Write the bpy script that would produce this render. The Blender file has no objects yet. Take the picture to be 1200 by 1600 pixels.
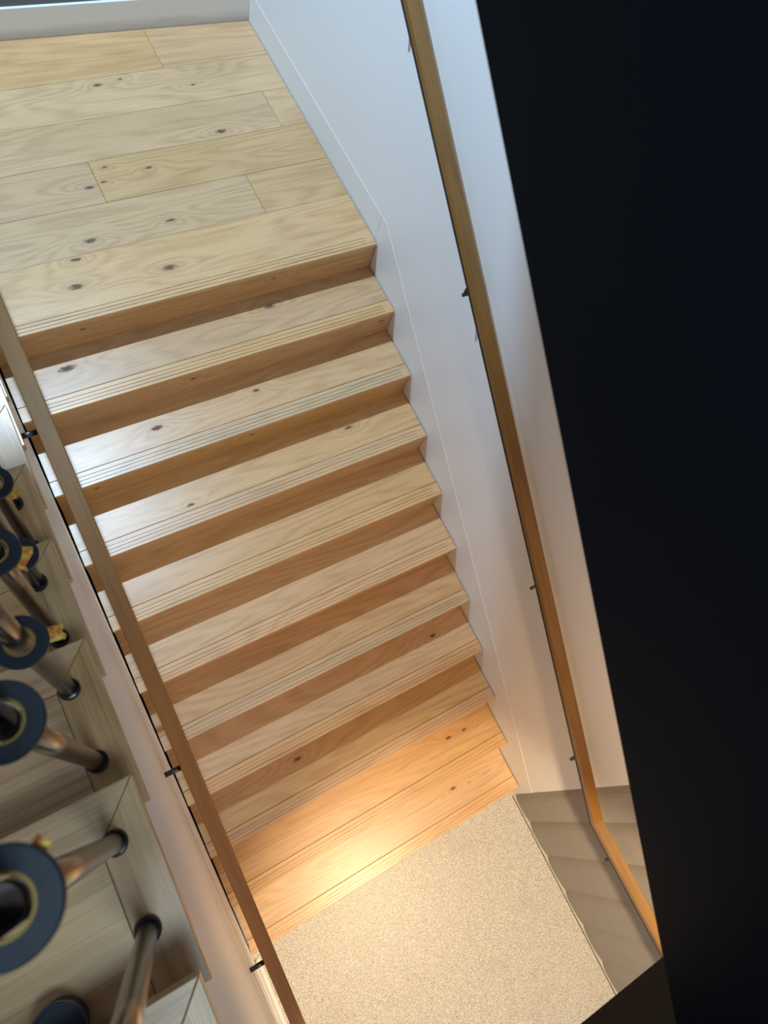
import bpy, bmesh, math, random
from mathutils import Matrix, Vector

random.seed(7)
SC = bpy.context.scene
COL = SC.collection
PI = math.pi

# ------------------------------------------------------------------ camera
CAM_POS = (-1.68826, -1.89857, 2.68628)
RX = (0.86071, -0.45329, 0.23176)      # image right in world axes
RY = (-0.36110, -0.86446, -0.34974)    # image down
RZ = (0.35888, 0.21734, -0.90773)      # viewing direction
cd = bpy.data.cameras.new('camera')
cam = bpy.data.objects.new('camera', cd)
COL.objects.link(cam)
cam.matrix_world = Matrix(((RX[0], -RY[0], -RZ[0], CAM_POS[0]),
                           (RX[1], -RY[1], -RZ[1], CAM_POS[1]),
                           (RX[2], -RY[2], -RZ[2], CAM_POS[2]),
                           (0, 0, 0, 1)))
cd.sensor_fit = 'HORIZONTAL'
cd.lens = 6.86
cd.sensor_width = 6.86 * 1200 / 1105.09
cd.clip_start = 0.02
cd.dof.use_dof = True
cd.dof.focus_distance = 3.2
cd.dof.aperture_fstop = 1.78
SC.camera = cam

# ------------------------------------------------------------------ light
SC.view_settings.view_transform = 'Standard'
SC.view_settings.look = 'None'
SC.view_settings.gamma = 1.0
SC.view_settings.use_curve_mapping = False
SC.view_settings.exposure = 0.15

W = bpy.data.worlds.new('world')
SC.world = W
W.use_nodes = True
W.node_tree.nodes['Background'].inputs[0].default_value = (0.64, 0.80, 1.0, 1)
W.node_tree.nodes['Background'].inputs[1].default_value = 0.38


def spot(name, loc, target, energy, color, angle, blend, radius):
    l = bpy.data.lights.new(name, 'SPOT')
    l.energy = energy; l.color = color
    l.spot_size = math.radians(angle); l.spot_blend = blend
    l.shadow_soft_size = radius
    o = bpy.data.objects.new(name, l); COL.objects.link(o)
    o.location = loc
    o.rotation_euler = (Vector(target) - Vector(loc)).to_track_quat('-Z', 'Y').to_euler()
    return o


def area(name, loc, target, energy, color, sx, sy, spread=180):
    l = bpy.data.lights.new(name, 'AREA')
    l.shape = 'RECTANGLE'; l.size = sx; l.size_y = sy
    l.energy = energy; l.color = color; l.spread = math.radians(spread)
    o = bpy.data.objects.new(name, l); COL.objects.link(o)
    o.location = loc
    o.rotation_euler = (Vector(target) - Vector(loc)).to_track_quat('-Z', 'Y').to_euler()
    return o


# daylight from the roof light above the back of the upper landing
spot('roof_light', (-1.69, 1.45, 4.25), (-0.75, -0.10, -0.3), 820, (0.52, 0.75, 1.0), 68, 0.5, 0.03)
# cool ceiling light over the left flight
spot('ceiling_light', (-1.7, -2.6, 3.5), (-1.8, -0.3, 0.8), 95, (0.66, 0.87, 1.0), 88, 1.0, 0.30)
# warm downlight under the upper landing, lighting the lower landing
spot('downlight', (-0.74, -3.50, 1.26), (-0.78, -3.40, -1.9), 310, (1.0, 0.775, 0.49), 56, 0.45, 0.08)
spot('downlight_spill', (-0.74, -3.50, 1.25), (-0.78, -2.6, -1.9), 90, (1.0, 0.63, 0.33), 150, 0.9, 0.08)

# ------------------------------------------------------------------ materials


class NT:
    def __init__(self, name):
        self.m = bpy.data.materials.new(name)
        self.m.use_nodes = True
        self.t = self.m.node_tree
        self.b = self.t.nodes['Principled BSDF']

    def n(self, typ, **kw):
        nd = self.t.nodes.new(typ)
        for k, v in kw.items():
            setattr(nd, k, v)
        return nd

    def put(self, sock, v):
        if isinstance(v, bpy.types.NodeSocket):
            self.t.links.new(v, sock)
        else:
            sock.default_value = v

    def math(self, op, a, b=0.0, c=0.0, clamp=False):
        nd = self.n('ShaderNodeMath', operation=op, use_clamp=clamp)
        for i, v in enumerate((a, b, c)):
            self.put(nd.inputs[i], v)
        return nd.outputs[0]

    def comb(self, x, y, z):
        nd = self.n('ShaderNodeCombineXYZ')
        for i, v in enumerate((x, y, z)):
            self.put(nd.inputs[i], v)
        return nd.outputs[0]

    def sep(self, v):
        nd = self.n('ShaderNodeSeparateXYZ'); self.put(nd.inputs[0], v)
        return nd.outputs

    def noise(self, vec, scale=1.0, detail=2.0, rough=0.5, dist=0.0):
        nd = self.n('ShaderNodeTexNoise')
        self.put(nd.inputs['Vector'], vec)
        nd.inputs['Scale'].default_value = scale
        nd.inputs['Detail'].default_value = detail
        nd.inputs['Roughness'].default_value = rough
        nd.inputs['Distortion'].default_value = dist
        return nd.outputs['Fac']

    def mix(self, f, a, b, mode='MIX'):
        nd = self.n('ShaderNodeMix', data_type='RGBA', blend_type=mode)
        self.put(nd.inputs[0], f)
        self.put(nd.inputs[6], a); self.put(nd.inputs[7], b)
        return nd.outputs[2]

    def smooth(self, v, a, b, lo=0.0, hi=1.0):
        nd = self.n('ShaderNodeMapRange', interpolation_type='SMOOTHSTEP')
        self.put(nd.inputs[0], v)
        for i, x in enumerate((a, b, lo, hi)):
            nd.inputs[i + 1].default_value = x
        return nd.outputs[0]

    def bump(self, h, strength, dist=0.001):
        nd = self.n('ShaderNodeBump')
        nd.inputs['Strength'].default_value = strength
        nd.inputs['Distance'].default_value = dist
        self.put(nd.inputs['Height'], h)
        self.t.links.new(nd.outputs[0], self.b.inputs['Normal'])


def rgb(*c):
    return (*c, 1.0)


def oak(name, light, mid, dark, axis='X', rough=0.36, ring=15.0, knots=True, spec=0.75, slope=0.0, grain=1.0):
    k = NT(name)
    tc = k.n('ShaderNodeTexCoord')
    oi = k.n('ShaderNodeObjectInfo')
    r = oi.outputs['Random']
    x, y, z = k.sep(tc.outputs['Object'])
    if axis == 'X':
        a, b = x, k.math('ADD', y, z)
    else:
        a, b = y, k.math('ADD', x, k.math('MULTIPLY_ADD', y, -slope, z))
    a0, b0 = a, b
    warp = None
    core = None
    if knots:
        for i in (1, 2, 3):
            at = k.n('ShaderNodeAttribute', attribute_type='OBJECT', attribute_name='knot%d' % i)
            kx, ky, ks = k.sep(at.outputs['Vector'])
            dx = k.math('MULTIPLY', k.math('SUBTRACT', a0, kx), 0.42)
            dy = k.math('SUBTRACT', b0, ky)
            d2 = k.math('ADD', k.math('MULTIPLY', dx, dx), k.math('MULTIPLY', dy, dy))
            s = k.math('MAXIMUM', k.math('ABSOLUTE', ks), 1e-5)
            q = k.math('DIVIDE', k.math('SQRT', d2), s)
            w = k.math('POWER', 2.718, k.math('MULTIPLY', q, -0.42))
            w = k.math('MULTIPLY', w, k.smooth(ks, 0.0005, 0.004))
            w = k.math('MULTIPLY', w, 0.30)
            warp = w if warp is None else k.math('ADD', warp, w)
            wob = k.math('MULTIPLY', k.noise(k.comb(k.math('MULTIPLY', a0, 60.0), k.math('MULTIPLY', b0, 120.0), r), 1.0, 2.0), 1.1)
            c = k.smooth(k.math('ADD', q, wob), 0.85, 1.55, 1.0, 0.0)
            c = k.math('MULTIPLY', c, k.smooth(ks, 0.0005, 0.004))
            core = c if core is None else k.math('MAXIMUM', core, c)
    ra = k.math('MULTIPLY', r, 71.3)
    rb = k.math('MULTIPLY', r, 193.7)
    a = k.math('ADD', a, ra); b = k.math('ADD', b, rb)
    lo = k.noise(k.comb(k.math('MULTIPLY', a, 0.55), k.math('MULTIPLY', b, 5.0), 0.0), 1.0, 1.5, 0.45, 0.15)
    wav = k.noise(k.comb(k.math('MULTIPLY', a, 6.0), k.math('MULTIPLY', b, 24.0), 3.0), 1.0, 2.0)
    n = k.math('ADD', lo, k.math('MULTIPLY', wav, 0.035))
    if warp is not None:
        n = k.math('ADD', n, warp)
    ph = k.math('MULTIPLY', n, ring * 2 * PI)
    s = k.math('MULTIPLY_ADD', k.math('SINE', ph), 0.5, 0.5)
    s = k.math('POWER', s, 1.6)
    med = k.noise(k.comb(k.math('MULTIPLY', a, 2.2), k.math('MULTIPLY', b, 55.0), 1.0), 1.0, 3.0, 0.6)
    fine = k.noise(k.comb(k.math('MULTIPLY', a, 9.0), k.math('MULTIPLY', b, 420.0), 2.0), 1.0, 2.0, 0.6)
    blot = k.noise(k.comb(k.math('MULTIPLY', a, 1.3), k.math('MULTIPLY', b, 4.0), 8.0), 1.0, 2.0)
    f1 = k.math('MULTIPLY', s, k.smooth(med, 0.2, 0.65))
    col = k.mix(k.math('MULTIPLY', f1, min(1.0, 0.62 * grain)), rgb(*light), rgb(*mid))
    col = k.mix(k.math('MULTIPLY', k.smooth(blot, 0.4, 0.8), 0.35), col, rgb(*mid))
    col = k.mix(k.math('MULTIPLY', k.smooth(fine, 0.5, 0.78), 0.30), col, rgb(*dark))
    stk = k.noise(k.comb(k.math('MULTIPLY', a, 2.6), k.math('MULTIPLY', b, 150.0), 5.0), 1.0, 2.0, 0.6)
    col = k.mix(k.math('MULTIPLY', k.smooth(stk, 0.50, 0.74), 0.36 * grain), col, rgb(*dark))
    if core is not None:
        col = k.mix(k.math('MULTIPLY', k.smooth(warp, 0.08, 0.3), 0.45), col, rgb(*mid))
        col = k.mix(k.math('MULTIPLY', core, 0.9), col, rgb(dark[0] * .30, dark[1] * .24, dark[2] * .22))
    # plank to plank tint
    hs = k.n('ShaderNodeHueSaturation')
    k.put(hs.inputs['Hue'], k.math('MULTIPLY_ADD', r, 0.006, 0.497))
    fr = k.math('FRACT', k.math('MULTIPLY', r, 7.77))
    k.put(hs.inputs['Value'], k.math('MULTIPLY_ADD', fr, 0.18, 0.91))
    k.put(hs.inputs['Saturation'], k.math('MULTIPLY_ADD', k.math('FRACT', k.math('MULTIPLY', r, 3.3)), 0.16, 0.92))
    k.put(hs.inputs['Color'], col)
    k.put(k.b.inputs['Base Color'], hs.outputs[0])
    rg = k.math('MULTIPLY_ADD', fine, 0.14, rough - 0.07)
    if core is not None:
        rg = k.math('MULTIPLY_ADD', core, 0.35, rg)
    k.put(k.b.inputs['Roughness'], rg)
    k.b.inputs['Specular IOR Level'].default_value = spec
    k.bump(k.math('SUBTRACT', k.math('MULTIPLY', fine, -1.0), k.math('MULTIPLY', med, 0.5)), 0.22, 0.0006)
    return k.m


def plain(name, col, rough=0.5, metal=0.0, spec=0.5, nscale=0.0, namp=0.0, bump=0.0):
    k = NT(name)
    k.b.inputs['Roughness'].default_value = rough
    k.b.inputs['Metallic'].default_value = metal
    k.b.inputs['Specular IOR Level'].default_value = spec
    tc = k.n('ShaderNodeTexCoord')
    nz = k.noise(tc.outputs['Object'], nscale or 8.0, 3.0, 0.6)
    c2 = tuple(c * (1 - namp) for c in col)
    k.put(k.b.inputs['Base Color'], k.mix(nz, rgb(*col), rgb(*c2)))
    if bump:
        k.bump(nz, bump, 0.001)
    return k.m


OAK_L, OAK_M, OAK_D = (0.645, 0.405, 0.195), (0.46, 0.255, 0.105), (0.24, 0.13, 0.05)
M_OAK = oak('oak_boards', OAK_L, OAK_M, OAK_D)
M_OAK_LONG = oak('oak_boards_lengthwise', OAK_L, OAK_M, OAK_D, axis='Y', knots=False, grain=1.35)
M_OAK_LEFT = oak('oak_boards_left_flight', OAK_L, OAK_M, OAK_D, ring=11.0, knots=False, grain=1.4)
RAILC = ((0.26, 0.128, 0.030), (0.175, 0.08, 0.017), (0.09, 0.04, 0.008))
M_RAIL = oak('oak_handrail', *RAILC, axis='Y', rough=0.40, ring=9, knots=False, slope=0.61146)
M_RAIL_LEVEL = oak('oak_handrail_level', *RAILC, axis='Y', rough=0.40, ring=9, knots=False)
M_WHITE = plain('white_wall_paint', (0.86, 0.865, 0.87), 0.45, nscale=1.2, namp=0.03)
M_SKIRT = plain('white_skirting_paint', (0.83, 0.835, 0.825), 0.38, nscale=4, namp=0.07)
M_BLACKP = plain('black_panel_paint', (0.0028, 0.0055, 0.0105), 0.6, spec=0.12, nscale=3, namp=0.3)
M_SLAB = plain('dark_soffit_paint', (0.03, 0.022, 0.014), 0.7, spec=0.2, nscale=3, namp=0.3)
M_STEEL = plain('black_steel', (0.012, 0.013, 0.016), 0.28, metal=0.0, nscale=60, namp=0.3)
M_BAR = plain('dark_steel_bar', (0.10, 0.105, 0.115), 0.3, metal=1.0, nscale=80, namp=0.3)
M_ROD = plain('bronze_steel', (0.125, 0.125, 0.130), 0.19, metal=1.0, nscale=120, namp=0.15)
M_RUBBER = plain('black_rubber', (0.008, 0.009, 0.012), 0.22, nscale=90, namp=0.5)
M_DISC = plain('navy_disc', (0.010, 0.020, 0.036), 0.5, nscale=70, namp=0.45, bump=0.1)
M_LID = plain('blue_lid', (0.010, 0.030, 0.055), 0.25, nscale=40, namp=0.3)
M_YELLOW = plain('yellow_tape', (0.34, 0.22, 0.03), 0.5, nscale=60, namp=0.4)
M_GAP = plain('dark_gap', (0.004, 0.004, 0.004), 0.9, spec=0.0)
M_GREY = plain('dark_grey_wall', (0.13, 0.135, 0.13), 0.6, nscale=5, namp=0.1)
M_METALTRIM = plain('pale_trim', (0.55, 0.50, 0.44), 0.35, nscale=20, namp=0.1)


def tag_mat():
    k = NT('printed_paper_tag')
    tc = k.n('ShaderNodeTexCoord')
    nz = k.noise(tc.outputs['Object'], 130, 2.0, 0.5, 0.6)
    k.put(k.b.inputs['Base Color'], k.mix(k.smooth(nz, 0.42, 0.6), rgb(0.72, 0.46, 0.08), rgb(0.62, 0.17, 0.02)))
    k.b.inputs['Roughness'].default_value = 0.5
    return k.m


M_TAG = tag_mat()


def scuffed_mat():
    """white skirting with grey scuff marks along its foot"""
    k = NT('scuffed_skirting_paint')
    tc = k.n('ShaderNodeTexCoord')
    x, y, z = k.sep(tc.outputs['Object'])
    nz = k.noise(k.comb(k.math('MULTIPLY', x, 3.0), 0.0, k.math('MULTIPLY', z, 14.0)), 1.0, 4.0, 0.65)
    low = k.smooth(k.math('ADD', z, k.math('MULTIPLY', nz, -0.06)), -0.03, 0.04, 1.0, 0.0)
    k.put(k.b.inputs['Base Color'], k.mix(k.math('MULTIPLY', low, 0.55), rgb(0.83, 0.835, 0.83), rgb(0.36, 0.33, 0.29)))
    k.b.inputs['Roughness'].default_value = 0.45
    return k.m


M_SCUFF = scuffed_mat()


def vinyl_mat():
    k = NT('speckled_vinyl')
    tc = k.n('ShaderNodeTexCoord')
    p = tc.outputs['Object']
    n1 = k.noise(p, 230, 2.0, 0.7)
    n2 = k.noise(p, 110, 2.0, 0.6)
    n3 = k.noise(p, 3.5, 3.0, 0.6)
    col = k.mix(k.smooth(n1, 0.38, 0.62), rgb(0.27, 0.26, 0.24), rgb(0.72, 0.70, 0.66))
    col = k.mix(k.math('MULTIPLY', k.smooth(n2, 0.5, 0.7), 0.5), col, rgb(0.78, 0.77, 0.74))
    col = k.mix(k.math('MULTIPLY', k.smooth(n3, 0.5, 0.75), 0.18), col, rgb(0.38, 0.35, 0.31))
    k.put(k.b.inputs['Base Color'], col)
    k.b.inputs['Roughness'].default_value = 0.42
    return k.m


def felt_mat():
    k = NT('grey_felt')
    tc = k.n('ShaderNodeTexCoord')
    p = tc.outputs['Object']
    n1 = k.noise(p, 160, 3.0, 0.7)
    n2 = k.noise(p, 9, 3.0, 0.6)
    col = k.mix(n1, rgb(0.27, 0.245, 0.22), rgb(0.46, 0.43, 0.39))
    col = k.mix(k.math('MULTIPLY', n2, 0.35), col, rgb(0.27, 0.245, 0.22))
    k.put(k.b.inputs['Base Color'], col)
    k.b.inputs['Roughness'].default_value = 0.85
    k.bump(n1, 0.3, 0.001)
    return k.m


M_VINYL = vinyl_mat()
M_FELT = felt_mat()

# ------------------------------------------------------------------ mesh helpers


def finish(bm, bevel=0.0, seg=1, angle=30):
    bmesh.ops.recalc_face_normals(bm, faces=bm.faces)
    if bevel:
        es = [e for e in bm.edges if len(e.link_faces) == 2 and e.calc_face_angle(0) > math.radians(angle)]
        bmesh.ops.bevel(bm, geom=es, offset=bevel, segments=seg, affect='EDGES', profile=0.6)


def obj(name, bm, mat, parent=None, origin=(0, 0, 0), smooth=False):
    o_ = Vector(origin)
    for v in bm.verts:
        v.co -= o_
    me = bpy.data.meshes.new(name)
    bm.to_mesh(me); bm.free()
    me.materials.append(mat)
    if smooth:
        for p in me.polygons:
            p.use_smooth = True
    o = bpy.data.objects.new(name, me)
    COL.objects.link(o)
    o.location = o_
    if parent is not None:
        o.parent = parent
        o.location = o_ - world_loc(parent)
    return o


def world_loc(o):
    v = Vector(o.location)
    while o.parent:
        o = o.parent
        v += Vector(o.location)
    return v


def prism(bm, poly, axis, a, b):
    """extrude a closed polygon (2D) along axis between a and b; the 2D axes follow in x, y, z order"""
    def mk(p, t):
        if axis == 'X': return (t, p[0], p[1])
        if axis == 'Y': return (p[0], t, p[1])
        return (p[0], p[1], t)
    v0 = [bm.verts.new(mk(p, a)) for p in poly]
    v1 = [bm.verts.new(mk(p, b)) for p in poly]
    bm.faces.new(v0); bm.faces.new(v1[::-1])
    n = len(poly)
    for i in range(n):
        bm.faces.new((v0[i], v1[i], v1[(i + 1) % n], v0[(i + 1) % n]))


def box(bm, x0, x1, y0, y1, z0, z1):
    prism(bm, [(x0, y0), (x1, y0), (x1, y1), (x0, y1)], 'Z', z0, z1)


def boxo(name, dims, mat, parent=None, bevel=0.0, seg=1):
    bm = bmesh.new(); box(bm, *dims)
    finish(bm, bevel, seg)
    c = ((dims[0] + dims[1]) / 2, (dims[2] + dims[3]) / 2, (dims[4] + dims[5]) / 2)
    return obj(name, bm, mat, parent, c)


def cyl(bm, p0, p1, r0, r1=None, seg=24, caps=True):
    p0, p1 = Vector(p0), Vector(p1)
    r1 = r0 if r1 is None else r1
    d = (p1 - p0).normalized()
    u = d.orthogonal().normalized(); w = d.cross(u)
    A = [bm.verts.new(p0 + (u * math.cos(t) + w * math.sin(t)) * r0) for t in (2 * PI * i / seg for i in range(seg))]
    B = [bm.verts.new(p1 + (u * math.cos(t) + w * math.sin(t)) * r1) for t in (2 * PI * i / seg for i in range(seg))]
    for i in range(seg):
        bm.faces.new((A[i], A[(i + 1) % seg], B[(i + 1) % seg], B[i]))
    if caps:
        bm.faces.new(A[::-1]); bm.faces.new(B)


def lathe(bm, prof, seg=40):
    """closed ring profile [(r, z)...] turned about z"""
    rings = [[bm.verts.new((r * math.cos(2 * PI * i / seg), r * math.sin(2 * PI * i / seg), z)) for i in range(seg)] for r, z in prof]
    n = len(rings)
    for j in range(n):
        A, B = rings[j], rings[(j + 1) % n]
        for i in range(seg):
            bm.faces.new((A[i], A[(i + 1) % seg], B[(i + 1) % seg], B[i]))


def empty(name, loc=(0, 0, 0), parent=None):
    o = bpy.data.objects.new(name, None)
    COL.objects.link(o); o.location = loc
    o.empty_display_size = 0.1
    if parent: o.parent = parent
    return o


def tag(o, label=None, cat=None, group=None, kind=None):
    if label: o['label'] = label
    if cat: o['category'] = cat
    if group: o['group'] = group
    if kind: o['kind'] = kind
    return o


def knots(o, lst):
    w = world_loc(o)
    for i in range(3):
        if i < len(lst):
            x, y, s = lst[i]
            o['knot%d' % (i + 1)] = (x - w.x, y - w.y, s * 1.25)
        else:
            o['knot%d' % (i + 1)] = (0.0, 0.0, 0.0)


# ------------------------------------------------------------------ dimensions
T, R = 0.28, 0.17121          # going and rise of the main flight
S = R / T
XL = -1.790                   # left end of the treads, at the shadow gap
FZ = -11 * R                  # lower floor
TT = 0.022                    # tread thickness
SK = 0.045                    # slight lean of the lower wall's upright joints

# ------------------------------------------------------------------ floors
floor = boxo('floor', (-1.80, 0.06, -4.9, -2.78, FZ - 0.05, FZ), M_VINYL)
tag(floor, 'speckled beige vinyl floor of the lower landing', None, None, 'structure')

landing = boxo('landing_floor', (-3.4, 0.0, 0.02, 1.72, -0.20, -0.021), M_GAP)
tag(landing, 'upper landing floor laid with pale oak planks', None, None, 'structure')
BACK = lambda x: 1.531 - 0.047 * x
rows = [(0.003, 0.318), (0.318, 0.560), (0.560, 0.800), (0.800, 1.043), (1.043, 1.285), (1.285, None)]
joints = [[-2.35], [-0.449, -2.55], [-1.117], [-0.143, -2.2], [-1.75], [-0.566, -2.75]]
LAND_KNOTS = [(-0.455, 0.838, 0.013), (-1.159, 0.657, 0.010), (-1.09, 0.672, 0.007), (-1.057, 0.753, 0.006), (-0.87, 0.704, 0.008),
              (-0.914, 1.237, 0.010), (-0.80, 1.253, 0.006), (-0.467, 1.153, 0.006), (-0.99, 0.150, 0.018),
              (-1.347, 0.299, 0.011), (-1.389, 0.167, 0.017), (-1.254, 0.378, 0.014), (-0.887, 0.392, 0.009),
              (-1.364, 1.171, 0.009)]


def used(lst, x0, x1, y0, y1):
    return [k for k in lst if x0 < k[0] < x1 and y0 <= k[1] < y1][:3]


for i, ((y0, y1), js) in enumerate(zip(rows, joints)):
    if i == 0:
        continue
    xs = [-0.003] + js + [-3.4]
    for x1, x0 in zip(xs[:-1], xs[1:]):
        bm = bmesh.new()
        if y1 is None:
            prism(bm, [(x0, y0), (x1 - 0.0014, y0), (x1 - 0.0014, BACK(x1) - 0.002), (x0, BACK(x0) - 0.002)], 'Z', -0.02, 0)
            ym = 1.42
        else:
            box(bm, x0, x1 - 0.0014, y0, y1 - 0.0014, -0.02, 0)
            ym = (y0 + y1) / 2
        finish(bm, 0.0012)
        o = obj('plank', bm, M_OAK, landing, ((x0 + x1) / 2, ym, 0))
        knots(o, used(LAND_KNOTS, x0, x1, y0, y1 or 1.6))

# ------------------------------------------------------------------ right wall, skirtings
WX = 0.0018
wall_r = empty('wall_right', (WX, 0, 0))
tag(wall_r, 'white painted wall beside the main flight, carrying the long handrail', None, None, 'structure')
bm = bmesh.new()
yb = lambda z: -2.855 + SK * (z - FZ)
prism(bm, [(yb(FZ - 0.1), FZ - 0.1), (3.2, FZ - 0.1), (3.2, 5.0), (yb(5.0), 5.0)], 'X', WX, WX + 0.15)
finish(bm)
obj('plaster', bm, M_WHITE, wall_r, (WX, 0, 0))
bm = bmesh.new()
top = lambda y: S * y + 0.160
pts = [(0.03, -0.30), (0.03, 0.151), (-0.012, 0.151), (-0.05, top(-0.05) - 0.004), (-0.09, top(-0.09)), (yb(FZ) + 0.012, top(yb(FZ) + 0.012)), (yb(FZ) + 0.004, FZ - 0.02), (-2.3, FZ - 0.1)]
prism(bm, pts, 'X', 0.0, WX)
finish(bm, 0.0004)
bsr = obj('stair_skirting', bm, M_SKIRT, wall_r, (0, 0, 0))
bsr['label'] = 'white skirting following the steps'

bm = bmesh.new()
prism(bm, [(0.031, -0.02), (1.56, -0.02), (1.56, 0.15), (0.031, 0.151)], 'X', 0.0, WX)
finish(bm, 0.0015)
tag(obj('baseboard_right', bm, M_SKIRT, None, (0, 0.8, 0)), 'white skirting board along the right edge of the upper landing', None, None, 'structure')
bm = bmesh.new()
prism(bm, [(-3.4, BACK(-3.4)), (0.02, BACK(0.02)), (0.02, BACK(0.02) + 0.015), (-3.4, BACK(-3.4) + 0.015)], 'Z', -0.02, 0.148)
finish(bm, 0.0015)
tag(obj('baseboard_back', bm, M_SCUFF, None, (-1.5, 1.6, 0)), 'scuffed white skirting board across the back of the upper landing', None, None, 'structure')
bm = bmesh.new()
prism(bm, [(-3.4, BACK(-3.4) + 0.016), (0.02, BACK(0.02) + 0.016), (0.02, BACK(0.02) + 0.12), (-3.4, BACK(-3.4) + 0.12)], 'Z', -0.02, 3.2)
finish(bm)
tag(obj('wall_back', bm, M_GREY, None, (-1.5, 1.6, 0)), 'dark grey wall above the back skirting', None, None, 'structure')

# grey fluted wall of the lower landing
wall_low = empty('wall_lower_right', (0.0, -3.5, FZ))
tag(wall_low, 'grey felt wall of shallow rounded upright panels beside the lower landing', None, None, 'structure')
bm = bmesh.new()
box(bm, 0.052, 0.12, -4.9, -2.84, FZ - 0.05, 1.295)
obj('wall_backing', bm, M_FELT, wall_low, (0.08, -3.8, 0))
ZB = FZ + 0.006
edges = [-2.858] + [-3.044 - 0.2195 * i for i in range(9)]
for i in range(len(edges) - 1):
    y1, y0 = edges[i], edges[i + 1]
    prof = []
    N = 10
    for j in range(N + 1):
        t = j / N
        y = y1 + (y0 - y1) * t
        # flat rise at the upper end, rounded return at the far joint
        dpt = 0.011 * (max(0, (t - 0.45) / 0.55) ** 2.0) + 0.016 * (max(0, (0.30 - t) / 0.30) ** 1.8) + 0.003
        prof.append((dpt, y))
    bm = bmesh.new()
    lo = [bm.verts.new((d, y, ZB)) for d, y in prof]
    hi = [bm.verts.new((d, y + SK * 3.17, 1.295)) for d, y in prof]
    lob = [bm.verts.new((0.05, prof[0][1], ZB)), bm.verts.new((0.05, prof[-1][1], ZB))]
    hib = [bm.verts.new((0.05, prof[0][1] + SK * 3.17, 1.295)), bm.verts.new((0.05, prof[-1][1] + SK * 3.17, 1.295))]
    for j in range(N):
        bm.faces.new((lo[j], lo[j + 1], hi[j + 1], hi[j]))
    bm.faces.new((lo[0], hi[0], hib[0], lob[0]))
    bm.faces.new((lo[-1], lob[1], hib[1], hi[-1]))
    bm.faces.new(lo + [lob[1], lob[0]])
    bm.faces.new(hi + [hib[1], hib[0]])
    finish(bm)
    obj('panel', bm, M_FELT, wall_low, (0.02, (y0 + y1) / 2, FZ))
boxo('floor_joint', (-0.008, -0.0045, -4.9, -2.86, FZ, FZ + 0.0012), M_GAP, wall_low)
boxo('base_strip', (-0.004, 0.05, -4.9, -2.86, FZ, FZ + 0.005), M_METALTRIM, wall_low, 0.001)

# ------------------------------------------------------------------ main staircase
stair = empty('staircase', (-0.9, -2.8, FZ))
tag(stair, 'wide oak staircase running down from the upper landing to the speckled floor', 'staircase')
XR = -0.006
JW = 0.072                     # depth of the grooved nosing board
KN = {1: [(-0.59, -0.063, 0.012), (-1.547, -0.089, 0.016), (-1.72, -0.106, 0.010)],
      2: [(-1.285, -0.40, 0.013), (-0.785, -0.373, 0.008)],
      3: [(-1.267, -0.742, 0.008), (-0.378, -0.647, 0.010)],
      4: [(-1.566, -0.663, 0.008)],
      6: [(-1.443, -1.263, 0.011), (-1.143, -1.268, 0.008), (-0.537, -1.097, 0.010)],
      7: [(-0.241, -1.755, 0.010), (-1.467, -1.512, 0.009)],
      8: [(-1.199, -2.011, 0.011), (-0.454, -1.957, 0.007)],
      9: [(-0.327, -2.321, 0.009), (-0.213, -2.326, 0.008)],
      10: [(-0.389, -2.608, 0.009)]}


def nosing_profile(y, z, depth, grooves):
    """section (y, z) of a tread board whose front top edge is at (y, z), running back to y + depth"""
    p = [(y + 0.0008, z - TT + 0.001), (y + 0.0, z - TT + 0.002), (y, z - 0.003), (y + 0.0012, z - 0.0006), (y + 0.003, z)]
    if grooves:
        for g in (0.016, 0.033, 0.050):
            p += [(y + g - 0.0016, z), (y + g - 0.0010, z - 0.0028), (y + g + 0.0010, z - 0.0028), (y + g + 0.0016, z)]
    p += [(y + depth - 0.0012, z), (y + depth, z - 0.0012), (y + depth, z - TT), (y + 0.002, z - TT)]
    return p


def nosing(k, depth, parent):
    y, z = -k * T, -k * R
    bm = bmesh.new()
    prism(bm, nosing_profile(y, z, depth, False), 'X', XL, -1.715)
    prism(bm, nosing_profile(y, z, depth, True), 'X', -1.715, -0.05)
    prism(bm, nosing_profile(y, z, depth, False), 'X', -0.05, XR)
    finish(bm)
    return obj('nosing', bm, M_OAK, parent, (-0.9 + 0.05 * math.sin(k * 5.1), y + depth / 2, z))


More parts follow.
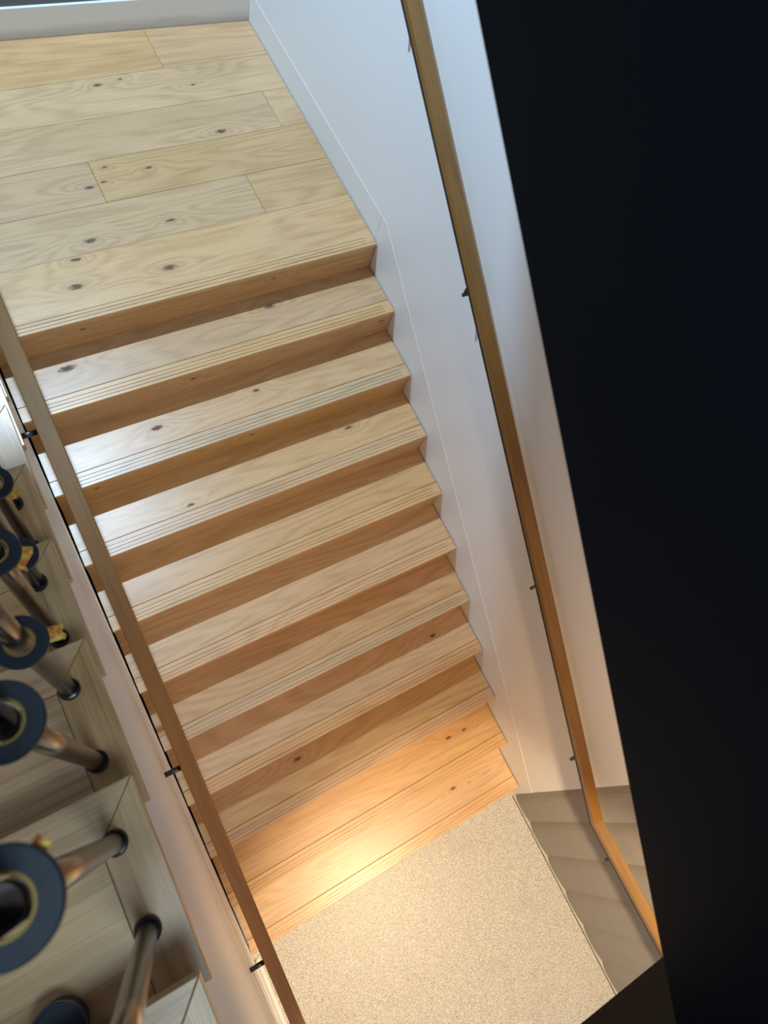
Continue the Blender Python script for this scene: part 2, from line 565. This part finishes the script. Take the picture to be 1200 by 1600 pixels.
nos0 = nosing(0, 0.3175, landing)
nos0['label'] = 'wide grooved oak plank at the landing edge'
knots(nos0, [(-0.99, 0.150, 0.016), (-1.347, 0.299, 0.010), (-1.389, 0.167, 0.016)])
RK = {1: [(-1.43, 0.0, 0.008), (-0.545, 0.0, 0.006)], 2: [(-1.06, 0, 0.009), (-0.06, 0, 0.009)], 3: [(-0.88, 0, 0.008), (-1.62, 0, 0.008)]}
for k in range(1, 11):
    y, z = -k * T, -k * R
    yb_ = y + T + 0.0067 + 0.018
    bm = bmesh.new()
    box(bm, XL, XR, y + JW + 0.0020, yb_, z - TT, z)
    finish(bm, 0.001)
    o = obj('tread', bm, M_OAK, stair, (-0.9 + 0.05 * math.sin(k * 3.7), y + 0.17, z))
    knots(o, KN.get(k, []))
    n_ = nosing(k, JW, o)
    knots(n_, [])
for k in range(1, 12):
    y, z = -(k - 1) * T + 0.0067, -k * R
    bm = bmesh.new()
    box(bm, XL, XR, y, y + 0.018, z + 0.0006, z + R - TT - 0.0002)
    finish(bm, 0.0008)
    o = obj('riser', bm, M_OAK, stair, (-0.9 + 0.05 * math.sin(k * 2.3), y + 0.009, z + R / 2))
    w = world_loc(o)
    for i in range(3):
        lst = RK.get(k, [])
        o['knot%d' % (i + 1)] = (lst[i][0] - w.x, 0.01, lst[i][2]) if i < len(lst) else (0.0, 0.0, 0.0)
bm = bmesh.new()                       # dark carriage below the steps
prism(bm, [(0.03, -R - 0.03), (0.03, -0.45), (-2.70, -0.45 - 2.72 * S), (-2.78, FZ - 0.02), (-2.78, -10 * R - 0.06)] +
      [p for k in range(9, 0, -1) for p in ((-k * T + 0.05, -(k + 1) * R - 0.03), (-k * T + 0.05, -k * R - 0.03))], 'X', XL, XR)
finish(bm)
obj('carriage', bm, M_GAP, stair, (-0.9, -1.4, -1.2))

# ------------------------------------------------------------------ left flight (rises towards the viewer)
LY = lambda k: -0.711 - 0.28 * k
LZ = lambda k: 0.722 + 0.1712 * k
XO = -1.783                     # outer edge of its treads
XI = -1.861                     # inner edge of the side trim
LT = 0.036
K0, K1 = -3, 6
flight = empty('staircase', (-2.6, 0.2, 0.04))
tag(flight, 'grey-washed oak staircase with mitred edge trims and metal balusters on its open side', 'staircase')
for k in range(K0, K1 + 1):
    y, z = LY(k), LZ(k)
    yr = LY(k + 1) - 0.032 - 0.016
    bm = bmesh.new()
    box(bm, -3.4, XI - 0.0008, yr, y - 0.080, z - LT, z)
    finish(bm, 0.001)
    o = obj('tread', bm, M_OAK_LEFT, flight, (-2.6, y - 0.17, z)); knots(o, [])
    bm = bmesh.new()
    prism(bm, [(-3.4, y), (XO - 0.0006, y), (XI - 0.0006, y - 0.0790), (-3.4, y - 0.0790)], 'Z', z - LT, z)
    finish(bm, 0.0012)
    q = obj('front_trim', bm, M_OAK_LEFT, o, (-2.6, y - 0.04, z)); knots(q, [])
    bm = bmesh.new()
    prism(bm, [(XO, y - 0.0006), (XO, yr), (XI, yr), (XI, y - 0.0796)], 'Z', z - LT, z)
    finish(bm, 0.0012)
    obj('side_trim', bm, M_OAK_LONG, o, (-1.82, y - 0.16, z))
    bm = bmesh.new()
    box(bm, -3.4, -1.815, y - 0.048, y - 0.032, LZ(k - 1) + 0.0006, z - LT - 0.0002)
    finish(bm, 0.0008)
    q = obj('riser', bm, M_OAK_LEFT, flight, (-2.6, y - 0.04, z - 0.1)); knots(q, [])
pts = []
for k in range(K0, K1 + 1):
    pts += [(LY(k) - 0.032, LZ(k - 1) - LT - 0.001), (LY(k) - 0.032, LZ(k) - LT - 0.001)]
pts += [(LY(K1 + 1), LZ(K1) - LT - 0.001), (LY(K1 + 1), LZ(K1) - 0.30), (LY(K0) - 0.032, LZ(K0 - 1) - 0.25)]
bm = bmesh.new()
prism(bm, pts, 'X', -1.814, -1.8005)
finish(bm)
q = obj('outer_string', bm, M_OAK_LONG, flight, (-1.8, -1, 0.8))

# ------------------------------------------------------------------ white wall between the flights
wall_l = empty('wall_left', (-1.80, -1.5, -0.5))
tag(wall_l, 'white well wall between the two flights', None, None, 'structure')
pts = []
for k in range(K0 - 1, K1 + 1):
    zt = LZ(k) - LT - 0.002
    yr, yn = LY(k) - 0.034, LY(k + 1) - 0.034
    pts += [(yr, zt - 0.075), (yr - 0.088, zt), (yn, zt)]
bot = lambda y: S * y + 0.003
yend = -4.9
pts += [(LY(K1 + 1) - 0.034, 1.295), (yend, 1.295), (yend, FZ), (LY(K0 - 1) - 0.034, FZ)]
bm = bmesh.new()
prism(bm, pts, 'X', -1.800, -1.797)
finish(bm)
obj('plaster', bm, M_WHITE, wall_l, (-1.794, -1.5, 0))
bm = bmesh.new()
pts = [(0.3, bot(0.3) + 0.001), (0.3, bot(0.3) + 0.17), (-2.862, bot(-2.862) + 0.17), (-2.862, bot(-2.862) + 0.001)]
prism(bm, pts, 'X', -1.797, -1.7955)
finish(bm, 0.0004)
q = obj('stair_skirting', bm, M_SKIRT, wall_l, (-1.79, -1.5, 0))
bm = bmesh.new()
prism(bm, [(0.4, -0.3), (0.4, bot(0.4)), (-2.80, bot(-2.80)), (-2.80, FZ + 0.01)], 'X', -1.797, -1.7962)
finish(bm)
q = obj('gap_shade_strip', bm, M_GAP, wall_l, (-1.83, -1.5, 0))  # black strip added on the wall as the shade inside the gap
q['label'] = 'black strip standing in for the shade inside the gap'
bm = bmesh.new()                       # coved skirting of the lower floor
prism(bm, [(-1.797, FZ + 0.14), (-1.794, FZ + 0.14), (-1.791, FZ + 0.03), (-1.785, FZ + 0.008), (-1.768, FZ + 0.001), (-1.797, FZ + 0.001)], 'Y', -4.9, -2.866)
finish(bm)
tag(obj('baseboard_left', bm, M_SKIRT, None, (-1.79, -3.8, FZ)), 'cream coved skirting at the foot of the left well wall', None, None, 'structure')

# ------------------------------------------------------------------ dark upper landing slab and black balustrade
bm = bmesh.new()
prism(bm, [(-1.78, -2.574), (0.05, -2.574), (0.05, -4.9), (-3.4, -4.9), (-3.4, -2.72), (-1.78, -2.72)], 'Z', 1.3, 1.495)
finish(bm)
tag(obj('ceiling', bm, M_SLAB, None, (-1, -3.5, 1.5)), 'dark brown slab of the upper landing above the lower floor', None, None, 'structure')
bm = bmesh.new()                       # unseen slab added to cut off the roof light, open beyond y = 1.03
box(bm, -3.4, 0.15, -4.9, 1.030, 3.6, 3.7)
finish(bm)
tag(obj('ceiling', bm, M_WHITE, None, (-1, -2, 3.6)), 'unseen white slab high above the stairwell, added to cut off the roof light', None, None, 'structure')
PS = 0.6268
XP = -1.2
pz = lambda y: 2.268 + PS * (y + 1.373)
bm = bmesh.new()
prism(bm, [(-2.598, pz(-2.598)), (0.70, pz(0.70)), (-1.0, 3.57), (-2.598, 2.9)], 'X', XP, XP + 0.045)
finish(bm, 0.002)
bal = obj('balustrade', bm, M_BLACKP, None, (XP, 0, 2.6))
tag(bal, 'large matt black solid balustrade panel sloping down the right side, close to the viewer', 'balustrade')

# ------------------------------------------------------------------ handrails


def rail_piece(bm, P, w, h, z_off=0.0):
    """rectangular bar swept along the points P (left bottom edge), width w to the right, height h"""
    rings = []
    for (x, y, z) in P:
        z += z_off
        b_ = min(0.003, h * 0.25)
        sec = [(b_, 0), (w - b_, 0), (w, b_), (w, h - b_), (w - b_, h), (b_, h), (0, h - b_), (0, b_)]
        rings.append([bm.verts.new((x + sx, y, z + sz)) for sx, sz in sec])
    for A, B in zip(rings[:-1], rings[1:]):
        for i in range(8):
            bm.faces.new((A[i], A[(i + 1) % 8], B[(i + 1) % 8], B[i]))
    bm.faces.new(rings[0]); bm.faces.new(rings[-1][::-1])


# right wall handrail
hr = empty('handrail', (-0.07, -1.4, 0.0))
tag(hr, 'oak handrail with a dark steel underside on the white right wall', 'handrail')
XH = -0.103
hz = lambda y: 0.992 + S * y
HP = [(XH, 1.2, hz(0.42)), (XH, 0.42, hz(0.42)), (XH, -2.945, hz(-2.945))]
HP2 = [(XH, -2.9452, hz(-2.945)), (XH, -4.5, hz(-2.945))]
bm = bmesh.new(); rail_piece(bm, HP, 0.057, 0.034); finish(bm)
obj('rail', bm, M_RAIL, hr, (XH, -1.3, 0.2))
bm = bmesh.new(); rail_piece(bm, HP2, 0.057, 0.034); finish(bm)
obj('rail', bm, M_RAIL_LEVEL, hr, (XH, -3.7, -0.8))
bm = bmesh.new(); rail_piece(bm, HP + HP2[1:], 0.050, 0.016, -0.0165); finish(bm)
q = obj('steel_bar', bm, M_STEEL, hr, (XH, -1.3, 0.2)); q['label'] = 'black steel flat under the rail'
for yb0 in (0.235, -0.672, -1.803, -2.615, -3.148):
    zc = hz(max(yb0, -2.945)) - 0.0165
    bm = bmesh.new()
    xm = XH + 0.028
    cyl(bm, (xm, yb0, zc + 0.002), (xm, yb0, zc - 0.078), 0.0075, seg=14)
    cyl(bm, (xm - 0.0075, yb0, zc - 0.079), (WX, yb0, zc - 0.079), 0.0075, seg=14)
    cyl(bm, (WX - 0.004, yb0, zc - 0.079), (WX - 0.0002, yb0, zc - 0.079), 0.014, seg=20)
    finish(bm)
    obj('bracket', bm, M_STEEL, hr, (0, yb0, zc), smooth=False)

# left handrail
hl = empty('handrail', (-1.71, -1.4, -0.1))
tag(hl, 'oak handrail on black bar brackets along the white well wall', 'handrail')
XH2 = -1.738
ZL = lambda y: 0.950 - 0.034 + S * y
bm = bmesh.new()
rail_piece(bm, [(XH2, 0.95, ZL(0.95)), (XH2, -3.35, ZL(-3.35))], 0.057, 0.034)
finish(bm)
obj('rail', bm, M_RAIL, hl, (XH2, -1.3, 0))
for yb0 in (0.45, -0.70, -1.806, -2.635):
    zc = ZL(yb0) + 0.010
    bm = bmesh.new()
    cyl(bm, (-1.7968, yb0, zc), (XH2 + 0.004, yb0, zc), 0.0098, seg=20)
    finish(bm)
    obj('bracket', bm, M_BAR, hl, (-1.765, yb0, zc), smooth=True)

# ------------------------------------------------------------------ balusters with discs
ROD_R = 0.0145
bmd = bmesh.new()
lathe(bmd, [(0.0195, -0.004), (0.0335, -0.004), (0.035, -0.0025), (0.035, 0.0025), (0.0335, 0.004), (0.0195, 0.004)], 48)
bmesh.ops.recalc_face_normals(bmd, faces=bmd.faces)
ME_DISC = bpy.data.meshes.new('disc'); bmd.to_mesh(ME_DISC); bmd.free(); ME_DISC.materials.append(M_DISC)
bmd = bmesh.new()
lathe(bmd, [(0.0172, -0.003), (0.0196, -0.003), (0.0196, 0.0044), (0.0172, 0.0044)], 36)
bmesh.ops.recalc_face_normals(bmd, faces=bmd.faces)
ME_RING = bpy.data.meshes.new('tape_ring'); bmd.to_mesh(ME_RING); bmd.free(); ME_RING.materials.append(M_YELLOW)
bmd = bmesh.new()
lathe(bmd, [(ROD_R + 0.0002, 0.0), (0.0205, 0.0), (0.0205, 0.007), (0.0185, 0.012), (ROD_R + 0.0002, 0.013)], 28)
bmesh.ops.recalc_face_normals(bmd, faces=bmd.faces)
ME_COLLAR = bpy.data.meshes.new('base_collar'); bmd.to_mesh(ME_COLLAR); bmd.free(); ME_COLLAR.materials.append(M_RUBBER)
for me in (ME_DISC, ME_RING, ME_COLLAR):
    pass


def child(name, me, parent, loc):
    o = bpy.data.objects.new(name, me); COL.objects.link(o)
    o.parent = parent; o.location = loc
    return o


def paper_tag(parent, disc_h, direction, length, width, droop, seed):
    """crumpled paper tag stuck under the disc, sticking out along direction (radians)"""
    rnd = random.Random(seed)
    bm = bmesh.new()
    nu, nv = 9, 5
    g = []
    u_ = Vector((math.cos(direction), math.sin(direction), 0)); v_ = Vector((-u_.y, u_.x, 0))
    for i in range(nu):
        t = i / (nu - 1)
        row = []
        for j in range(nv):
            s_ = j / (nv - 1) - 0.5
            ln_ = 0.018 + length * t
            if i == nu - 1:
                ln_ += rnd.uniform(-0.003, 0.003)
            elif i == nu - 2:
                ln_ += rnd.uniform(-0.0015, 0.0015)
            p = u_ * ln_ + v_ * (s_ * width * (1 + 0.12 * math.sin(3 * t + seed)))
            p.z = disc_h - 0.0052 - droop * t * t + 0.0022 * math.sin(7 * t + 4 * s_ + seed) * t
            row.append(p)
        g.append(row)
    top = [[bm.verts.new(p) for p in row] for row in g]
    low = [[bm.verts.new(p - Vector((0, 0, 0.0003))) for p in row] for row in g]
    for i in range(nu - 1):
        for j in range(nv - 1):
            bm.faces.new((top[i][j], top[i + 1][j], top[i + 1][j + 1], top[i][j + 1]))
            bm.faces.new((low[i][j], low[i][j + 1], low[i + 1][j + 1], low[i + 1][j]))
    for i in range(nu - 1):
        bm.faces.new((top[i][0], low[i][0], low[i + 1][0], top[i + 1][0]))
        bm.faces.new((top[i][-1], top[i + 1][-1], low[i + 1][-1], low[i][-1]))
    for j in range(nv - 1):
        bm.faces.new((top[0][j], top[0][j + 1], low[0][j + 1], low[0][j]))
        bm.faces.new((top[-1][j], low[-1][j], low[-1][j + 1], top[-1][j + 1]))
    bmesh.ops.recalc_face_normals(bm, faces=bm.faces)
    me = bpy.data.meshes.new('paper_tag'); bm.to_mesh(me); bm.free(); me.materials.append(M_TAG)
    for p in me.polygons: p.use_smooth = True
    o = child('paper_tag', me, parent, (0, 0, 0))
    o['label'] = 'torn orange and yellow paper tag'
    return o


GROUP = 'metal balusters along the left flight'
# (y, tread index, height of disc above the tread, paper tag or None, label)
LEAN = (0.0315, -0.0018)
LEAN4 = (0.030, 0.010)
RODS = [
    (-1.088, 1, 0.55, None, LEAN, 'farthest bronze baluster of the left flight, cut off by the photo edge'),
    (-1.213, 1, 0.40, (-0.9, 0.030, 0.030, 0.004, 3), LEAN, 'bronze baluster with a yellow tag above its black foot, second from far end'),
    (-1.358, 2, 0.20, None, LEAN, 'bronze baluster with the lowest navy disc, near its foot'),
    (-1.491, 2, 0.595, (-0.55, 0.026, 0.032, 0.004, 5), LEAN, 'bronze baluster behind the torn orange tag, between the lowest and the second lowest disc'),
    (-1.632, 3, 0.455, (-0.10, 0.034, 0.024, 0.004, 9), LEAN, 'bronze baluster whose navy disc has a torn orange tag poking out'),
    (-1.775, 3, 0.775, None, LEAN, 'bronze baluster with a navy disc at its top, just before the mitred step corner'),
    (-1.915, 4, 0.764, (0.68, 0.022, 0.012, 0.001, 2), LEAN4, 'bronze baluster with the largest, nearest navy disc cut by the left edge'),
    (-2.051, 4, 0.76, None, LEAN, 'bronze baluster leaning out of the bottom of the picture, nearest to the viewer'),
]
TOPZ = 0.95
for (y, k, h, tg, ln, lab) in RODS:
    z = LZ(k)
    b = empty('baluster', (-1.840, y, z))
    b.rotation_euler = (math.atan(-ln[1]), math.atan(ln[0]), 0)
    tag(b, lab, 'baluster', GROUP)
    top = TOPZ + 0.1
    bm = bmesh.new()
    cyl(bm, (0, 0, 0.0002), (0, 0, top), ROD_R, seg=32)
    bmesh.ops.recalc_face_normals(bm, faces=bm.faces)
    me = bpy.data.meshes.new('rod'); bm.to_mesh(me); bm.free(); me.materials.append(M_ROD)
    for p in me.polygons:
        p.use_smooth = len(p.vertices) == 4
    child('rod', me, b, (0, 0, 0.0012))
    child('base_collar', ME_COLLAR, b, (0, 0, 0.0010))
    d = child('disc', ME_DISC, b, (0, 0, h)); d['label'] = 'dark navy ring disc'
    q = child('tape_ring', ME_RING, d, (0, 0, 0)); q['label'] = 'yellow tape ring lining the disc hole'
    if tg:
        paper_tag(b, h, *tg)

# ------------------------------------------------------------------ navy round tub on a tread of the left flight
tub = empty('tub', (-1.983, -2.1035, LZ(4)))
tag(tub, 'round dark navy tub on the left oak tread, cut off by the bottom photo edge', 'tub')
bm = bmesh.new()
lathe(bm, [(0.002, 0.0002), (0.032, 0.0002), (0.035, 0.004), (0.036, 0.040), (0.002, 0.040)], 40)
bmesh.ops.recalc_face_normals(bm, faces=bm.faces)
me = bpy.data.meshes.new('tub_body'); bm.to_mesh(me); bm.free(); me.materials.append(M_DISC)
child('tub_body', me, tub, (0, 0, 0))
bm = bmesh.new()
lathe(bm, [(0.001, 0.038), (0.038, 0.038), (0.038, 0.049), (0.0365, 0.0505), (0.034, 0.0505), (0.0325, 0.047), (0.001, 0.047)], 44)
bmesh.ops.recalc_face_normals(bm, faces=bm.faces)
me = bpy.data.meshes.new('tub_lid'); bm.to_mesh(me); bm.free(); me.materials.append(M_LID)
q = child('tub_lid', me, tub, (0, 0, 0.0024)); q['label'] = 'blue recessed lid with a dark rim'
